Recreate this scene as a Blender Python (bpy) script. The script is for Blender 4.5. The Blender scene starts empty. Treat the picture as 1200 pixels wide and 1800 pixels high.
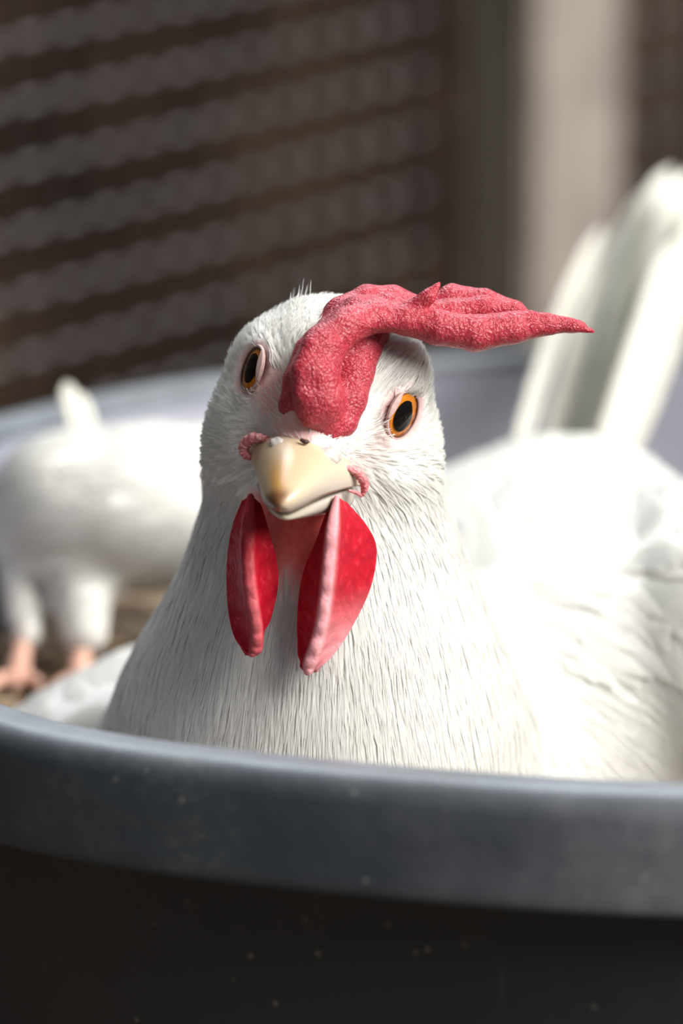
import bpy, bmesh, math, random
import numpy as np
from mathutils import Vector, Matrix

random.seed(7)
RNG = np.random.default_rng(11)
scene = bpy.context.scene
COL = scene.collection

# ------------------------------------------------------------------ camera
PITCH = math.radians(13.0)
CP, SP = math.cos(PITCH), math.sin(PITCH)
HEAD_Z = 24.4                       # cm, height of the hen's head reference point above the ground
DIST = 100.0                        # cm, camera to focus plane
FPX = 10000.0                       # focal length in pixels for the 1200 x 1800 frame
B_R = np.array([1.0, 0, 0]); B_U = np.array([0, SP, CP]); B_B = np.array([0, -CP, SP])
ORG = np.array([0, 0, HEAD_Z])

cam_d = bpy.data.cameras.new('camera')
cam_d.sensor_fit = 'VERTICAL'; cam_d.sensor_height = 36.0; cam_d.sensor_width = 24.0
cam_d.lens = 200.0
cam = bpy.data.objects.new('camera', cam_d); COL.objects.link(cam)
cam.location = Vector((ORG + B_B * DIST) / 100.0)
cam.rotation_euler = (math.pi / 2 - PITCH, 0, 0)
cam_d.clip_start = 0.05; cam_d.clip_end = 50
cam_d.dof.use_dof = True
cam_d.dof.focus_distance = 0.993
cam_d.dof.aperture_fstop = 9.0
scene.camera = cam

# ------------------------------------------------------------------ sky, sun, exposure
world = bpy.data.worlds.new('sky'); scene.world = world; world.use_nodes = True
bg = world.node_tree.nodes['Background']
bg.inputs['Color'].default_value = (0.86, 0.93, 1.0, 1)
bg.inputs['Strength'].default_value = 0.16
sun_d = bpy.data.lights.new('sun', 'SUN'); sun_d.energy = 6.4; sun_d.angle = math.radians(44)
sun_d.color = (1.0, 0.975, 0.94)
sun = bpy.data.objects.new('sun', sun_d); COL.objects.link(sun)
AZ, EL = math.radians(62), math.radians(39)
sdir = Vector((math.sin(AZ) * math.cos(EL), -math.cos(AZ) * math.cos(EL), math.sin(EL)))
sun.rotation_euler = sdir.to_track_quat('Z', 'Y').to_euler()
sun.location = sdir * 3
# fill light added high up behind the pen to brighten rim and rear hen
fill_d = bpy.data.lights.new('fill_light', 'AREA'); fill_d.shape = 'RECTANGLE'; fill_d.size = 1.3; fill_d.size_y = 0.9
fill_d.energy = 31; fill_d.color = (0.88, 0.94, 1.0)
fill = bpy.data.objects.new('fill_light', fill_d); COL.objects.link(fill)
fill.location = (0.0, 1.35, 1.6)
fill.rotation_euler = (Vector(fill.location) - Vector((0.05, 0.1, 0.2))).to_track_quat('Z', 'Y').to_euler()
scene.view_settings.view_transform = 'Standard'
scene.view_settings.look = 'None'
scene.view_settings.gamma = 1.0
scene.view_settings.use_curve_mapping = False
scene.view_settings.exposure = 0.22

scene.cycles.max_bounces = 6; scene.cycles.diffuse_bounces = 3; scene.cycles.glossy_bounces = 2; scene.cycles.transmission_bounces = 3

# ------------------------------------------------------------------ helpers
def K(px, py, w):
    """centimetre coordinates (right, up, towards camera) of the point seen at a pixel at depth w"""
    s = (DIST - w) / FPX
    return np.array([(px - 600) * s, (900 - py) * s, w])

def to_world(P):
    P = np.asarray(P, float).reshape(-1, 3)
    return (ORG + P[:, :1] * B_R + P[:, 1:2] * B_U + P[:, 2:3] * B_B) / 100.0

def vec_world(V):
    V = np.asarray(V, float).reshape(-1, 3)
    return V[:, :1] * B_R + V[:, 1:2] * B_U + V[:, 2:3] * B_B

def empty(name, loc=(0, 0, 0)):
    o = bpy.data.objects.new(name, None); COL.objects.link(o)
    o.location = loc; o.empty_display_size = 0.02
    return o

def tag(o, label=None, cat=None, group=None, kind=None):
    if label: o['label'] = label
    if cat: o['category'] = cat
    if group: o['group'] = group
    if kind: o['kind'] = kind
    return o

def link(name, me, mat=None, parent=None, smooth=True):
    o = bpy.data.objects.new(name, me); COL.objects.link(o)
    if mat: me.materials.append(mat)
    if smooth and len(me.polygons):
        me.polygons.foreach_set('use_smooth', [True] * len(me.polygons))
    if parent:
        o.parent = parent
        o.matrix_parent_inverse = Matrix.Translation(-parent_origin(parent))
    return o

def parent_origin(p):
    v = Vector((0, 0, 0))
    while p:
        v += Vector(p.location); p = None if not p.parent else (None if p.type != 'EMPTY' else p.parent)
    return v

def mesh_from(name, V, F):
    me = bpy.data.meshes.new(name)
    V = np.asarray(V, np.float32); 
    if isinstance(F, np.ndarray):
        nf, k = F.shape
        me.vertices.add(len(V)); me.vertices.foreach_set('co', V.ravel())
        me.loops.add(nf * k); me.loops.foreach_set('vertex_index', F.astype(np.int32).ravel())
        me.polygons.add(nf)
        me.polygons.foreach_set('loop_start', np.arange(0, nf * k, k, dtype=np.int32))
        me.update(calc_edges=True); me.validate()
    else:
        me.from_pydata([tuple(map(float, v)) for v in V], [], F); me.update()
    return me

def attr(me, name, vals):
    a = me.attributes.new(name, 'FLOAT', 'POINT'); a.data.foreach_set('value', np.asarray(vals, np.float32))

def attr_color(me, name, cols):
    a = me.attributes.new(name, 'FLOAT_COLOR', 'POINT')
    c = np.ones((len(cols), 4), np.float32); c[:, :3] = cols
    a.data.foreach_set('color', c.ravel())

def sstep(a, b, x):
    t = np.clip((x - a) / (b - a), 0, 1); return t * t * (3 - 2 * t)

def rotm(rx, ry, rz):
    return np.array(Matrix.Rotation(math.radians(rz), 3, 'Z') @ Matrix.Rotation(math.radians(ry), 3, 'Y') @ Matrix.Rotation(math.radians(rx), 3, 'X'))

# signed distance primitives ------------------------------------------------
def ell(P, c, r, R=None):
    q = P - c
    if R is not None: q = q @ R          # local = R^T q
    r = np.asarray(r, float)
    k0 = np.linalg.norm(q / r, axis=1); k1 = np.linalg.norm(q / (r * r), axis=1) + 1e-9
    return k0 * (k0 - 1) / k1

def cone(P, a, b, ra, rb):
    ba = b - a; L = float(ba @ ba) + 1e-12
    t = np.clip((P - a) @ ba / L, 0, 1)
    d = P - a - t[:, None] * ba
    return np.sqrt((d * d).sum(1)) - (ra + t * (rb - ra))

def smin(a, b, k):
    h = np.maximum(k - np.abs(a - b), 0) / k
    return np.minimum(a, b) - h * h * k * 0.25

def smax(a, b, k): return -smin(-a, -b, k)

def chain(P, pts, rad, k=0.0, d=None):
    for i in range(len(pts) - 1):
        c = cone(P, pts[i], pts[i + 1], rad[i], rad[i + 1])
        d = c if d is None else (smin(d, c, k) if k else np.minimum(d, c))
    return d

def grad(f, P, e=0.01):
    G = np.zeros_like(P)
    for i in range(3):
        D = np.zeros(3); D[i] = e
        G[:, i] = (f(P + D) - f(P - D)) / (2 * e)
    return G

def surface_nets(f, lo, hi, h):
    lo = np.asarray(lo, float); n = np.ceil((np.asarray(hi) - lo) / h).astype(int) + 1
    ax = [lo[i] + h * np.arange(n[i]) for i in range(3)]
    F = np.empty(n)
    for i in range(0, n[0], 16):
        g = np.stack(np.meshgrid(ax[0][i:i + 16], ax[1], ax[2], indexing='ij'), -1)
        F[i:i + 16] = f(g.reshape(-1, 3)).reshape(g.shape[:3])
    S = F < 0
    c = n - 1
    cnt = np.zeros(c); acc = np.zeros(tuple(c) + (3,))
    corner = [(a, b, d) for a in (0, 1) for b in (0, 1) for d in (0, 1)]
    def sl(A, o): return A[o[0]:o[0] + c[0], o[1]:o[1] + c[1], o[2]:o[2] + c[2]]
    for o in corner:
        for axd in range(3):
            if o[axd]: continue
            o2 = list(o); o2[axd] = 1
            fa, fb = sl(F, o), sl(F, o2)
            m = sl(S, o) != sl(S, tuple(o2))
            t = np.where(m, fa / np.where(m, fa - fb, 1), 0)
            cnt += m
            for q in range(3):
                acc[..., q] += m * (o[q] + (t if q == axd else 0))
    act = cnt > 0
    idx = -np.ones(c, int); idx[act] = np.arange(act.sum())
    base = np.argwhere(act)
    V = lo + h * (base + acc[act] / cnt[act][:, None])
    quads = []
    for axd in range(3):
        a1, a2 = (axd + 1) % 3, (axd + 2) % 3
        s0 = [slice(None)] * 3; s1 = [slice(None)] * 3
        s0[axd] = slice(0, n[axd] - 1); s1[axd] = slice(1, n[axd])
        m = S[tuple(s0)] != S[tuple(s1)]
        e = np.argwhere(m)
        ok = (e[:, a1] > 0) & (e[:, a2] > 0) & (e[:, a1] < c[a1]) & (e[:, a2] < c[a2])
        e = e[ok]
        inside = S[tuple(e.T)]
        def cell(d1, d2):
            q = e.copy(); q[:, a1] -= d1; q[:, a2] -= d2; return idx[tuple(q.T)]
        Q = np.stack([cell(1, 1), cell(0, 1), cell(0, 0), cell(1, 0)], 1)
        Q[~inside] = Q[~inside][:, ::-1]
        quads.append(Q)
    Q = np.vstack(quads); Q = Q[(Q >= 0).all(1)]
    for _ in range(3):
        d = f(V); g = grad(f, V); V = V - np.clip(d / ((g * g).sum(1) + 1e-6), -h, h)[:, None] * g
    return V, Q

def catmull(P, n):
    """smooth resampling of a list of control rows (m, ...)"""
    P = np.asarray(P, float); m = len(P)
    T = np.linspace(0, m - 1, n); out = []
    for t in T:
        i = min(int(t), m - 2); u = t - i
        p0 = P[max(i - 1, 0)]; p1 = P[i]; p2 = P[i + 1]; p3 = P[min(i + 2, m - 1)]
        out.append(0.5 * (2 * p1 + (p2 - p0) * u + (2 * p0 - 5 * p1 + 4 * p2 - p3) * u * u + (3 * p1 - p0 - 3 * p2 + p3) * u ** 3))
    return np.array(out)

def grid_faces(nu, nv, wrap_v=False, off=0):
    F = []
    for i in range(nu - 1):
        for j in range(nv if wrap_v else nv - 1):
            j2 = (j + 1) % nv
            F.append((off + i * nv + j, off + i * nv + j2, off + (i + 1) * nv + j2, off + (i + 1) * nv + j))
    return F

def tube(pts, rad, seg=8, cap=True):
    pts = np.asarray(pts, float); n = len(pts)
    rad = np.broadcast_to(rad, (n,)) if np.ndim(rad) == 0 else np.asarray(rad)
    V = []
    T = np.gradient(pts, axis=0); T /= np.linalg.norm(T, axis=1)[:, None] + 1e-9
    up = np.array([0.31, 0.2, 0.93])
    for i in range(n):
        a = np.cross(T[i], up); a /= np.linalg.norm(a); b = np.cross(T[i], a)
        for k in range(seg):
            t = 2 * math.pi * k / seg
            V.append(pts[i] + rad[i] * (math.cos(t) * a + math.sin(t) * b))
    F = grid_faces(n, seg, True)
    if cap:
        F.append(tuple(range(seg))); F.append(tuple((n - 1) * seg + k for k in range(seg))[::-1])
    return np.array(V), F

# ------------------------------------------------------------------ materials
def new_mat(name):
    m = bpy.data.materials.new(name); m.use_nodes = True
    nt = m.node_tree; return m, nt, nt.nodes['Principled BSDF']

def N(nt, kind, **inp):
    n = nt.nodes.new(kind)
    for k, v in inp.items():
        if k in n.inputs: n.inputs[k].default_value = v
    return n

def ramp(nt, stops):
    r = nt.nodes.new('ShaderNodeValToRGB'); el = r.color_ramp.elements
    while len(el) < len(stops): el.new(0.5)
    for e, (p, c) in zip(el, stops): e.position = p; e.color = tuple(c) + (1,)
    return r

def coords(nt): return nt.nodes.new('ShaderNodeTexCoord').outputs['Object']

def noise(nt, scale, detail=4.0, rough=0.55, vec=None):
    n = N(nt, 'ShaderNodeTexNoise', Scale=scale, Detail=detail, Roughness=rough)
    nt.links.new(vec or coords(nt), n.inputs['Vector']); return n

def bump(nt, bsdf, height, strength, dist):
    b = nt.nodes.new('ShaderNodeBump'); b.inputs['Strength'].default_value = strength; b.inputs['Distance'].default_value = dist
    nt.links.new(height, b.inputs['Height']); nt.links.new(b.outputs['Normal'], bsdf.inputs['Normal']); return b

def mix(nt, fac, a, b):
    m = nt.nodes.new('ShaderNodeMix'); m.data_type = 'RGBA'
    for s, v in ((m.inputs[6], a), (m.inputs[7], b)):
        if isinstance(v, tuple): s.default_value = v if len(v) == 4 else v + (1,)
        else: nt.links.new(v, s)
    if isinstance(fac, float): m.inputs[0].default_value = fac
    else: nt.links.new(fac, m.inputs[0])
    return m.outputs[2]

def mat_feather(name, col=(0.89, 0.88, 0.84), trans=0.45, toned=True):
    m, nt, b = new_mat(name)
    b.inputs['Roughness'].default_value = 0.55
    b.inputs['Specular IOR Level'].default_value = 0.25
    n = noise(nt, 900, 3)
    r = ramp(nt, [(0.3, tuple(c * 0.95 for c in col)), (0.7, tuple(min(1, c * 1.03) for c in col))])
    nt.links.new(n.outputs['Fac'], r.inputs['Fac'])
    at = nt.nodes.new('ShaderNodeAttribute'); at.attribute_name = 'tone' 
    mt = nt.nodes.new('ShaderNodeMix'); mt.data_type = 'RGBA'; mt.blend_type = 'MULTIPLY'; mt.inputs[0].default_value = 1.0 if toned else 0.0
    nt.links.new(r.outputs['Color'], mt.inputs[6]); nt.links.new(at.outputs['Fac'], mt.inputs[7]); nt.links.new(mt.outputs[2], b.inputs['Base Color'])
    t = nt.nodes.new('ShaderNodeBsdfTranslucent'); t.inputs['Color'].default_value = col + (1,)
    mx = nt.nodes.new('ShaderNodeMixShader'); mx.inputs['Fac'].default_value = trans
    nt.links.new(b.outputs[0], mx.inputs[1]); nt.links.new(t.outputs[0], mx.inputs[2])
    nt.links.new(mx.outputs[0], nt.nodes['Material Output'].inputs['Surface'])
    return m

def mat_body():
    m, nt, b = new_mat('white_down_and_skin')
    a = nt.nodes.new('ShaderNodeAttribute'); a.attribute_name = 'skin'
    n = noise(nt, 520, 5)
    fe = ramp(nt, [(0.3, (0.80, 0.79, 0.75)), (0.7, (0.87, 0.86, 0.83))])
    nt.links.new(n.outputs['Fac'], fe.inputs['Fac'])
    sk = ramp(nt, [(0.25, (0.62, 0.16, 0.15)), (0.75, (0.80, 0.42, 0.39))])
    n2 = noise(nt, 700, 6); nt.links.new(n2.outputs['Fac'], sk.inputs['Fac'])
    c = mix(nt, a.outputs['Fac'], fe.outputs['Color'], sk.outputs['Color'])
    t = nt.nodes.new('ShaderNodeAttribute'); t.attribute_name = 'throat'
    th = ramp(nt, [(0.2, (0.84, 0.11, 0.095)), (0.8, (0.92, 0.25, 0.21))])
    nt.links.new(n2.outputs['Fac'], th.inputs['Fac'])
    c = mix(nt, t.outputs['Fac'], c, th.outputs['Color'])
    nt.links.new(c, b.inputs['Base Color'])
    b.inputs['Roughness'].default_value = 0.6; b.inputs['Specular IOR Level'].default_value = 0.25
    b.inputs['Subsurface Weight'].default_value = 0.0
    b.inputs['Subsurface Radius'].default_value = (1.0, 0.6, 0.5); b.inputs['Subsurface Scale'].default_value = 0.0012
    bump(nt, b, n2.outputs['Fac'], 0.35, 0.0006)
    return m

def mat_flesh(name, dark, mid, pale, rough=0.42, cell=950, bstr=0.55, sss=0.35, pale_attr=None, dist=0.0006, spec=0.4):
    m, nt, b = new_mat(name)
    v = N(nt, 'ShaderNodeTexVoronoi', Scale=cell); 
    co = coords(nt); wv = noise(nt, 350, 3, vec=co)
    mp = nt.nodes.new('ShaderNodeMix'); mp.data_type = 'VECTOR'; mp.inputs[0].default_value = 0.004
    nt.links.new(co, mp.inputs[4]); nt.links.new(wv.outputs['Color'], mp.inputs[5])
    nt.links.new(mp.outputs[1], v.inputs['Vector'])
    r = ramp(nt, [(0.0, pale), (0.3, mid), (0.85, dark)])
    nt.links.new(v.outputs['Distance'], r.inputs['Fac'])
    n = noise(nt, 160, 4, vec=co)
    r2 = ramp(nt, [(0.35, (0.75, 0.7, 0.7)), (0.7, (1.0, 1.0, 1.0))])
    nt.links.new(n.outputs['Fac'], r2.inputs['Fac'])
    mm = nt.nodes.new('ShaderNodeMix'); mm.data_type = 'RGBA'; mm.blend_type = 'MULTIPLY'; mm.inputs[0].default_value = 0.8
    nt.links.new(r.outputs['Color'], mm.inputs[6]); nt.links.new(r2.outputs['Color'], mm.inputs[7])
    c = mm.outputs[2]
    if pale_attr:
        a = nt.nodes.new('ShaderNodeAttribute'); a.attribute_name = 'pale'
        c = mix(nt, a.outputs['Fac'], c, pale_attr)
    nt.links.new(c, b.inputs['Base Color'])
    b.inputs['Roughness'].default_value = rough; b.inputs['Specular IOR Level'].default_value = spec
    b.inputs['Subsurface Weight'].default_value = sss
    b.inputs['Subsurface Radius'].default_value = (1.0, 0.25, 0.2); b.inputs['Subsurface Scale'].default_value = 0.002
    inv = nt.nodes.new('ShaderNodeMath'); inv.operation = 'SUBTRACT'; inv.inputs[0].default_value = 1
    nt.links.new(v.outputs['Distance'], inv.inputs[1])
    bump(nt, b, inv.outputs[0], bstr, dist)
    return m

def mat_plain(name, col, rough=0.5, spec=0.5, coat=0.0, var=0.0, scale=200, bstr=0.0, bdist=0.001, metal=0.0):
    m, nt, b = new_mat(name)
    b.inputs['Roughness'].default_value = rough; b.inputs['Specular IOR Level'].default_value = spec
    b.inputs['Coat Weight'].default_value = coat; b.inputs['Coat Roughness'].default_value = 0.03; b.inputs['Coat IOR'].default_value = 1.36
    b.inputs['Metallic'].default_value = metal
    n = noise(nt, scale, 5)
    r = ramp(nt, [(0.3, tuple(c * (1 - var) for c in col)), (0.7, tuple(min(1, c * (1 + var)) for c in col))])
    nt.links.new(n.outputs['Fac'], r.inputs['Fac']); nt.links.new(r.outputs['Color'], b.inputs['Base Color'])
    if bstr: bump(nt, b, n.outputs['Fac'], bstr, bdist)
    return m

def mat_beak():
    m, nt, b = new_mat('ivory_horn')
    a = nt.nodes.new('ShaderNodeAttribute'); a.attribute_name = 'horn'
    nt.links.new(a.outputs['Color'], b.inputs['Base Color'])
    b.inputs['Roughness'].default_value = 0.32
    b.inputs['Subsurface Weight'].default_value = 0.25; b.inputs['Subsurface Radius'].default_value = (1, 0.7, 0.4)
    b.inputs['Subsurface Scale'].default_value = 0.0015
    n = noise(nt, 500, 4); bump(nt, b, n.outputs['Fac'], 0.12, 0.0004)
    return m

def mat_rubber(name, base, dust, amount, rough=0.42, smear_sheen=False):
    """dark moulded plastic with dusty patches, scratches, specks and painted rim highlights"""
    m, nt, b = new_mat(name)
    co = coords(nt)
    n1 = noise(nt, 28, 6, 0.65, co); n2 = noise(nt, 420, 3, 0.6, co)
    r1 = ramp(nt, [(0.42, (0, 0, 0)), (0.75, (1, 1, 1))]); nt.links.new(n1.outputs['Fac'], r1.inputs['Fac'])
    r2 = ramp(nt, [(0.45, (0.25, 0.25, 0.25)), (0.7, (1, 1, 1))]); nt.links.new(n2.outputs['Fac'], r2.inputs['Fac'])
    mu = nt.nodes.new('ShaderNodeMath'); mu.operation = 'MULTIPLY'
    nt.links.new(r1.outputs['Color'], mu.inputs[0]); nt.links.new(r2.outputs['Color'], mu.inputs[1])
    mu2 = nt.nodes.new('ShaderNodeMath'); mu2.operation = 'MULTIPLY'; mu2.inputs[1].default_value = amount
    nt.links.new(mu.outputs[0], mu2.inputs[0])
    aw = nt.nodes.new('ShaderNodeAttribute'); aw.attribute_name = 'highlight'  # painted highlight for the rim top, broken up by noise
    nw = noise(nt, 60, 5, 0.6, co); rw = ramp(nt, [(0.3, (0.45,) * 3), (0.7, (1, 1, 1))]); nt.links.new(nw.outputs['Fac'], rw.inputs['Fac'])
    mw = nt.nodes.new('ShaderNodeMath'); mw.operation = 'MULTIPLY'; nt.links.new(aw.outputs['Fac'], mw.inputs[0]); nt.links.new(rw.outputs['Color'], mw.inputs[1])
    smr = nt.nodes.new('ShaderNodeVectorMath'); smr.operation = 'DISTANCE'; smr.inputs[1].default_value = (0.015, -0.187, 0.21); nt.links.new(co, smr.inputs[0])  # grey dirt smear with window sheen painted into it
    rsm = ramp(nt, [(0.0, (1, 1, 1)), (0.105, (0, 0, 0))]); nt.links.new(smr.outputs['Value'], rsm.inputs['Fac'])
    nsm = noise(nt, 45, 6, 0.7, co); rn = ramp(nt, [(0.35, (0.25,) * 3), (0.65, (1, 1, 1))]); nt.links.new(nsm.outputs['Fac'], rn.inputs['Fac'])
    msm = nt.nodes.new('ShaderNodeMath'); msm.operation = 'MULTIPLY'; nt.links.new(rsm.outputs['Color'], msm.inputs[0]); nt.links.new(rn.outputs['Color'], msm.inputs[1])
    if smear_sheen: base = mix(nt, msm.outputs[0], base, (0.15, 0.15, 0.165))
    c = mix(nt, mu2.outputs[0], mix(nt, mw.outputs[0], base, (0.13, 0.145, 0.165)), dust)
    # scratches
    mp = nt.nodes.new('ShaderNodeMapping'); mp.inputs['Scale'].default_value = (1, 1, 0.06); nt.links.new(co, mp.inputs['Vector'])
    v = N(nt, 'ShaderNodeTexVoronoi', Scale=130); v.feature = 'F1'; nt.links.new(mp.outputs[0], v.inputs['Vector'])
    rs = ramp(nt, [(0.0, (1, 1, 1)), (0.06, (0, 0, 0))]); nt.links.new(v.outputs['Distance'], rs.inputs['Fac'])
    ms = nt.nodes.new('ShaderNodeMath'); ms.operation = 'MULTIPLY'; ms.inputs[1].default_value = 0.35
    nt.links.new(rs.outputs['Color'], ms.inputs[0])
    c = mix(nt, ms.outputs[0], c, tuple(min(1, d * 1.4) for d in dust))
    # specks
    v2 = N(nt, 'ShaderNodeTexVoronoi', Scale=150); nt.links.new(co, v2.inputs['Vector'])
    rp = ramp(nt, [(0.0, (1, 1, 1)), (0.10, (0, 0, 0))]); nt.links.new(v2.outputs['Distance'], rp.inputs['Fac'])
    mq = nt.nodes.new('ShaderNodeMath'); mq.operation = 'MULTIPLY'; mq.inputs[1].default_value = 0.55
    nt.links.new(rp.outputs['Color'], mq.inputs[0])
    c = mix(nt, mq.outputs[0], c, (0.35, 0.33, 0.28))
    nt.links.new(c, b.inputs['Base Color'])
    rr = ramp(nt, [(0.3, (rough - 0.06,) * 3), (0.7, (rough + 0.12,) * 3)]); nt.links.new(n1.outputs['Fac'], rr.inputs['Fac'])
    nt.links.new(rr.outputs['Color'], b.inputs['Roughness'])
    b.inputs['Sheen Weight'].default_value = 0.35; b.inputs['Sheen Roughness'].default_value = 0.35; b.inputs['Sheen Tint'].default_value = (0.85, 0.92, 1.0, 1)
    bump(nt, b, n2.outputs['Fac'], 0.12, 0.0006)
    return m

M = {}
M['down'] = mat_body()
M['fluff'] = mat_feather('white_feather')
M['quill'] = mat_feather('white_tail_feather', (0.84, 0.83, 0.76), 0.35, False)
M['comb'] = mat_flesh('red_comb_skin', (0.36, 0.022, 0.042), (0.52, 0.055, 0.08), (0.74, 0.24, 0.25), 0.38, 1900, 0.55, 0.25, dist=0.0004)
M['wattle'] = mat_flesh('red_wattle_skin', (0.36, 0.003, 0.014), (0.46, 0.006, 0.022), (0.55, 0.035, 0.055), 0.5, 520, 0.35, 0.35, (0.72, 0.34, 0.36), spec=0.18)
M['gape'] = mat_flesh('pink_gape_skin', (0.60, 0.16, 0.18), (0.72, 0.30, 0.31), (0.82, 0.5, 0.48), 0.5, 900, 0.5, 0.3)
M['beak'] = mat_beak()
M['nostril'] = mat_plain('grey_nostril_scale', (0.52, 0.46, 0.43), 0.5, var=0.15, scale=800, bstr=0.4, bdist=0.0004)
M['slit'] = mat_plain('dark_nostril', (0.05, 0.02, 0.015), 0.6)
M['iris'] = mat_plain('orange_iris', (0.60, 0.185, 0.012), 0.4, 0.1, 0.7, 0.18, 900)
M['pupil'] = mat_plain('black_pupil', (0.004, 0.003, 0.003), 0.3, 0.0, 0.7)
M['lid'] = mat_plain('pale_eyelid_skin', (0.52, 0.35, 0.32), 0.5, var=0.12, scale=900, bstr=0.4, bdist=0.0003)
M['lidline'] = mat_plain('dark_eyelid_rim', (0.10, 0.035, 0.02), 0.45)
M['rubber'] = mat_rubber('dark_grey_rubber', (0.020, 0.027, 0.035), (0.16, 0.165, 0.16), 0.45, smear_sheen=True)
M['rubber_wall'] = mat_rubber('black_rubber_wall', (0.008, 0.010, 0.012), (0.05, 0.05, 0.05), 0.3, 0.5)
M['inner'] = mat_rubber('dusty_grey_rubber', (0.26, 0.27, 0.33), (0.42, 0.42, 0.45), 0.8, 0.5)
M['litter'] = mat_plain('brown_litter', (0.20, 0.14, 0.09), 0.9, 0.2, var=0.6, scale=300, bstr=0.8, bdist=0.003)
M['straw'] = mat_plain('dry_straw', (0.42, 0.31, 0.19), 0.7, 0.3, var=0.4, scale=60)
M['wire_h'] = mat_plain('galvanised_wire', (0.115, 0.105, 0.108), 0.5, 0.5, var=0.35, scale=40)
M['wire_v'] = mat_plain('dark_wire', (0.012, 0.007, 0.005), 0.7, 0.3, var=0.4, scale=60)  # vertical wires much darker than the horizontal ones
M['post'] = mat_plain('weathered_grey_wood', (0.215, 0.185, 0.16), 0.8, 0.2, var=0.25, scale=45, bstr=0.5, bdist=0.002)
M['wall'] = mat_plain('dark_brown_earth_wall', (0.034, 0.021, 0.014), 0.95, 0.1, var=0.7, scale=18, bstr=0.6, bdist=0.01)
M['floor'] = mat_plain('packed_earth_floor', (0.12, 0.095, 0.075), 0.95, 0.1, var=0.4, scale=25, bstr=0.6, bdist=0.006)
M['shank'] = mat_plain('pinkish_yellow_leg_skin', (0.62, 0.36, 0.27), 0.5, var=0.2, scale=300, bstr=0.4, bdist=0.001)

# ------------------------------------------------------------------ the setting
def structure(name, V, F, mat):
    o = link(name, mesh_from(name, V, F), mat, smooth=False); o['kind'] = 'structure'; return o

def box_world(c, ax, ay, az):
    """box from a centre and three half-axis vectors"""
    c = np.asarray(c, float); V = []
    for x in (-1, 1):
        for y in (-1, 1):
            for z in (-1, 1): V.append(c + x * np.asarray(ax) + y * np.asarray(ay) + z * np.asarray(az))
    F = [(0, 1, 3, 2), (4, 6, 7, 5), (0, 4, 5, 1), (2, 3, 7, 6), (0, 2, 6, 4), (1, 5, 7, 3)]
    return np.array(V), F

FL = 2.2
V, F = box_world((0, 0.4, -0.02), (FL, 0, 0), (0, FL, 0), (0, 0, 0.02))
structure('floor', V, F, M['floor'])
# the wire panel runs from near-left to far-right
WD = np.array([0.545, 0.8387, 0.0]); WN = np.array([0.8387, -0.545, 0.0]); WU = np.array([0, 0, 1.0])
P0 = np.array([-8.6, 45.4, 0.0]) / 100           # where the panel crosses the picture's left edge
cw = P0 - WN * 0.14 + WD * 0.25 + WU * 0.25
V, F = box_world(cw, WD * 0.9, WN * 0.02, WU * 0.25)
structure('wall_back', V, F, M['wall'])

# wire panel: every wire its own part -------------------------------------
panel = empty('wire_mesh_panel', P0)
tag(panel, 'wire mesh panel with pale horizontal rods behind the tub', 'wire mesh')
def wire_mesh(name, vecdir, L, r, mat):
    pts = np.array([vecdir * t for t in np.linspace(0, L, 5)])
    V, F = tube(pts, r, 8)
    me = mesh_from(name, V, F); me.materials.append(mat)
    me.polygons.foreach_set('use_smooth', [True] * len(me.polygons)); return me
LEN0, LEN1, HGT = -0.44, 0.50, 0.44
PITCH_H, PITCH_V = 0.0166, 0.0168
meh = wire_mesh('horizontal_wire', WD, LEN1 - LEN0, 0.0011, M['wire_h'])
mev = wire_mesh('vertical_wire', WU, HGT, 0.0018, M['wire_v'])
z = 0.012
while z < HGT:
    o = bpy.data.objects.new('horizontal_wire', meh); COL.objects.link(o)
    o.parent = panel; o.location = WD * LEN0 + WU * z; z += PITCH_H
t = LEN0 + 0.004
while t < LEN1:
    o = bpy.data.objects.new('vertical_wire', mev); COL.objects.link(o)
    o.parent = panel; o.location = WD * t + WN * 0.0029; t += PITCH_V

# wooden post --------------------------------------------------------------
for w_ in np.arange(-40, -75, -0.2):                 # walk back along the sight line until just in front of the panel
    pcw = to_world(K(938, 300, w_))[0]
    if (pcw - P0) @ WN < 0.034: break
half_n, half_d = 0.0122, 0.0248
cpost = np.array([pcw[0], pcw[1], 0.36]) - WN * half_n + WD * half_d
me = bpy.data.meshes.new('post')
bm = bmesh.new()
V, F = box_world((0, 0, 0), WD * half_d, WN * half_n, WU * 0.36)
vs = [bm.verts.new(v) for v in V]
for f in F: bm.faces.new([vs[i] for i in f])
bmesh.ops.bevel(bm, geom=list(bm.edges), offset=0.002, segments=2, affect='EDGES')
bmesh.ops.recalc_face_normals(bm, faces=list(bm.faces)); bm.to_mesh(me); bm.free()
post = link('wooden_post', me, M['post'], smooth=False)
post.location = cpost
tag(post, 'weathered grey wooden post standing in front of the wire mesh', 'post')

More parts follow.
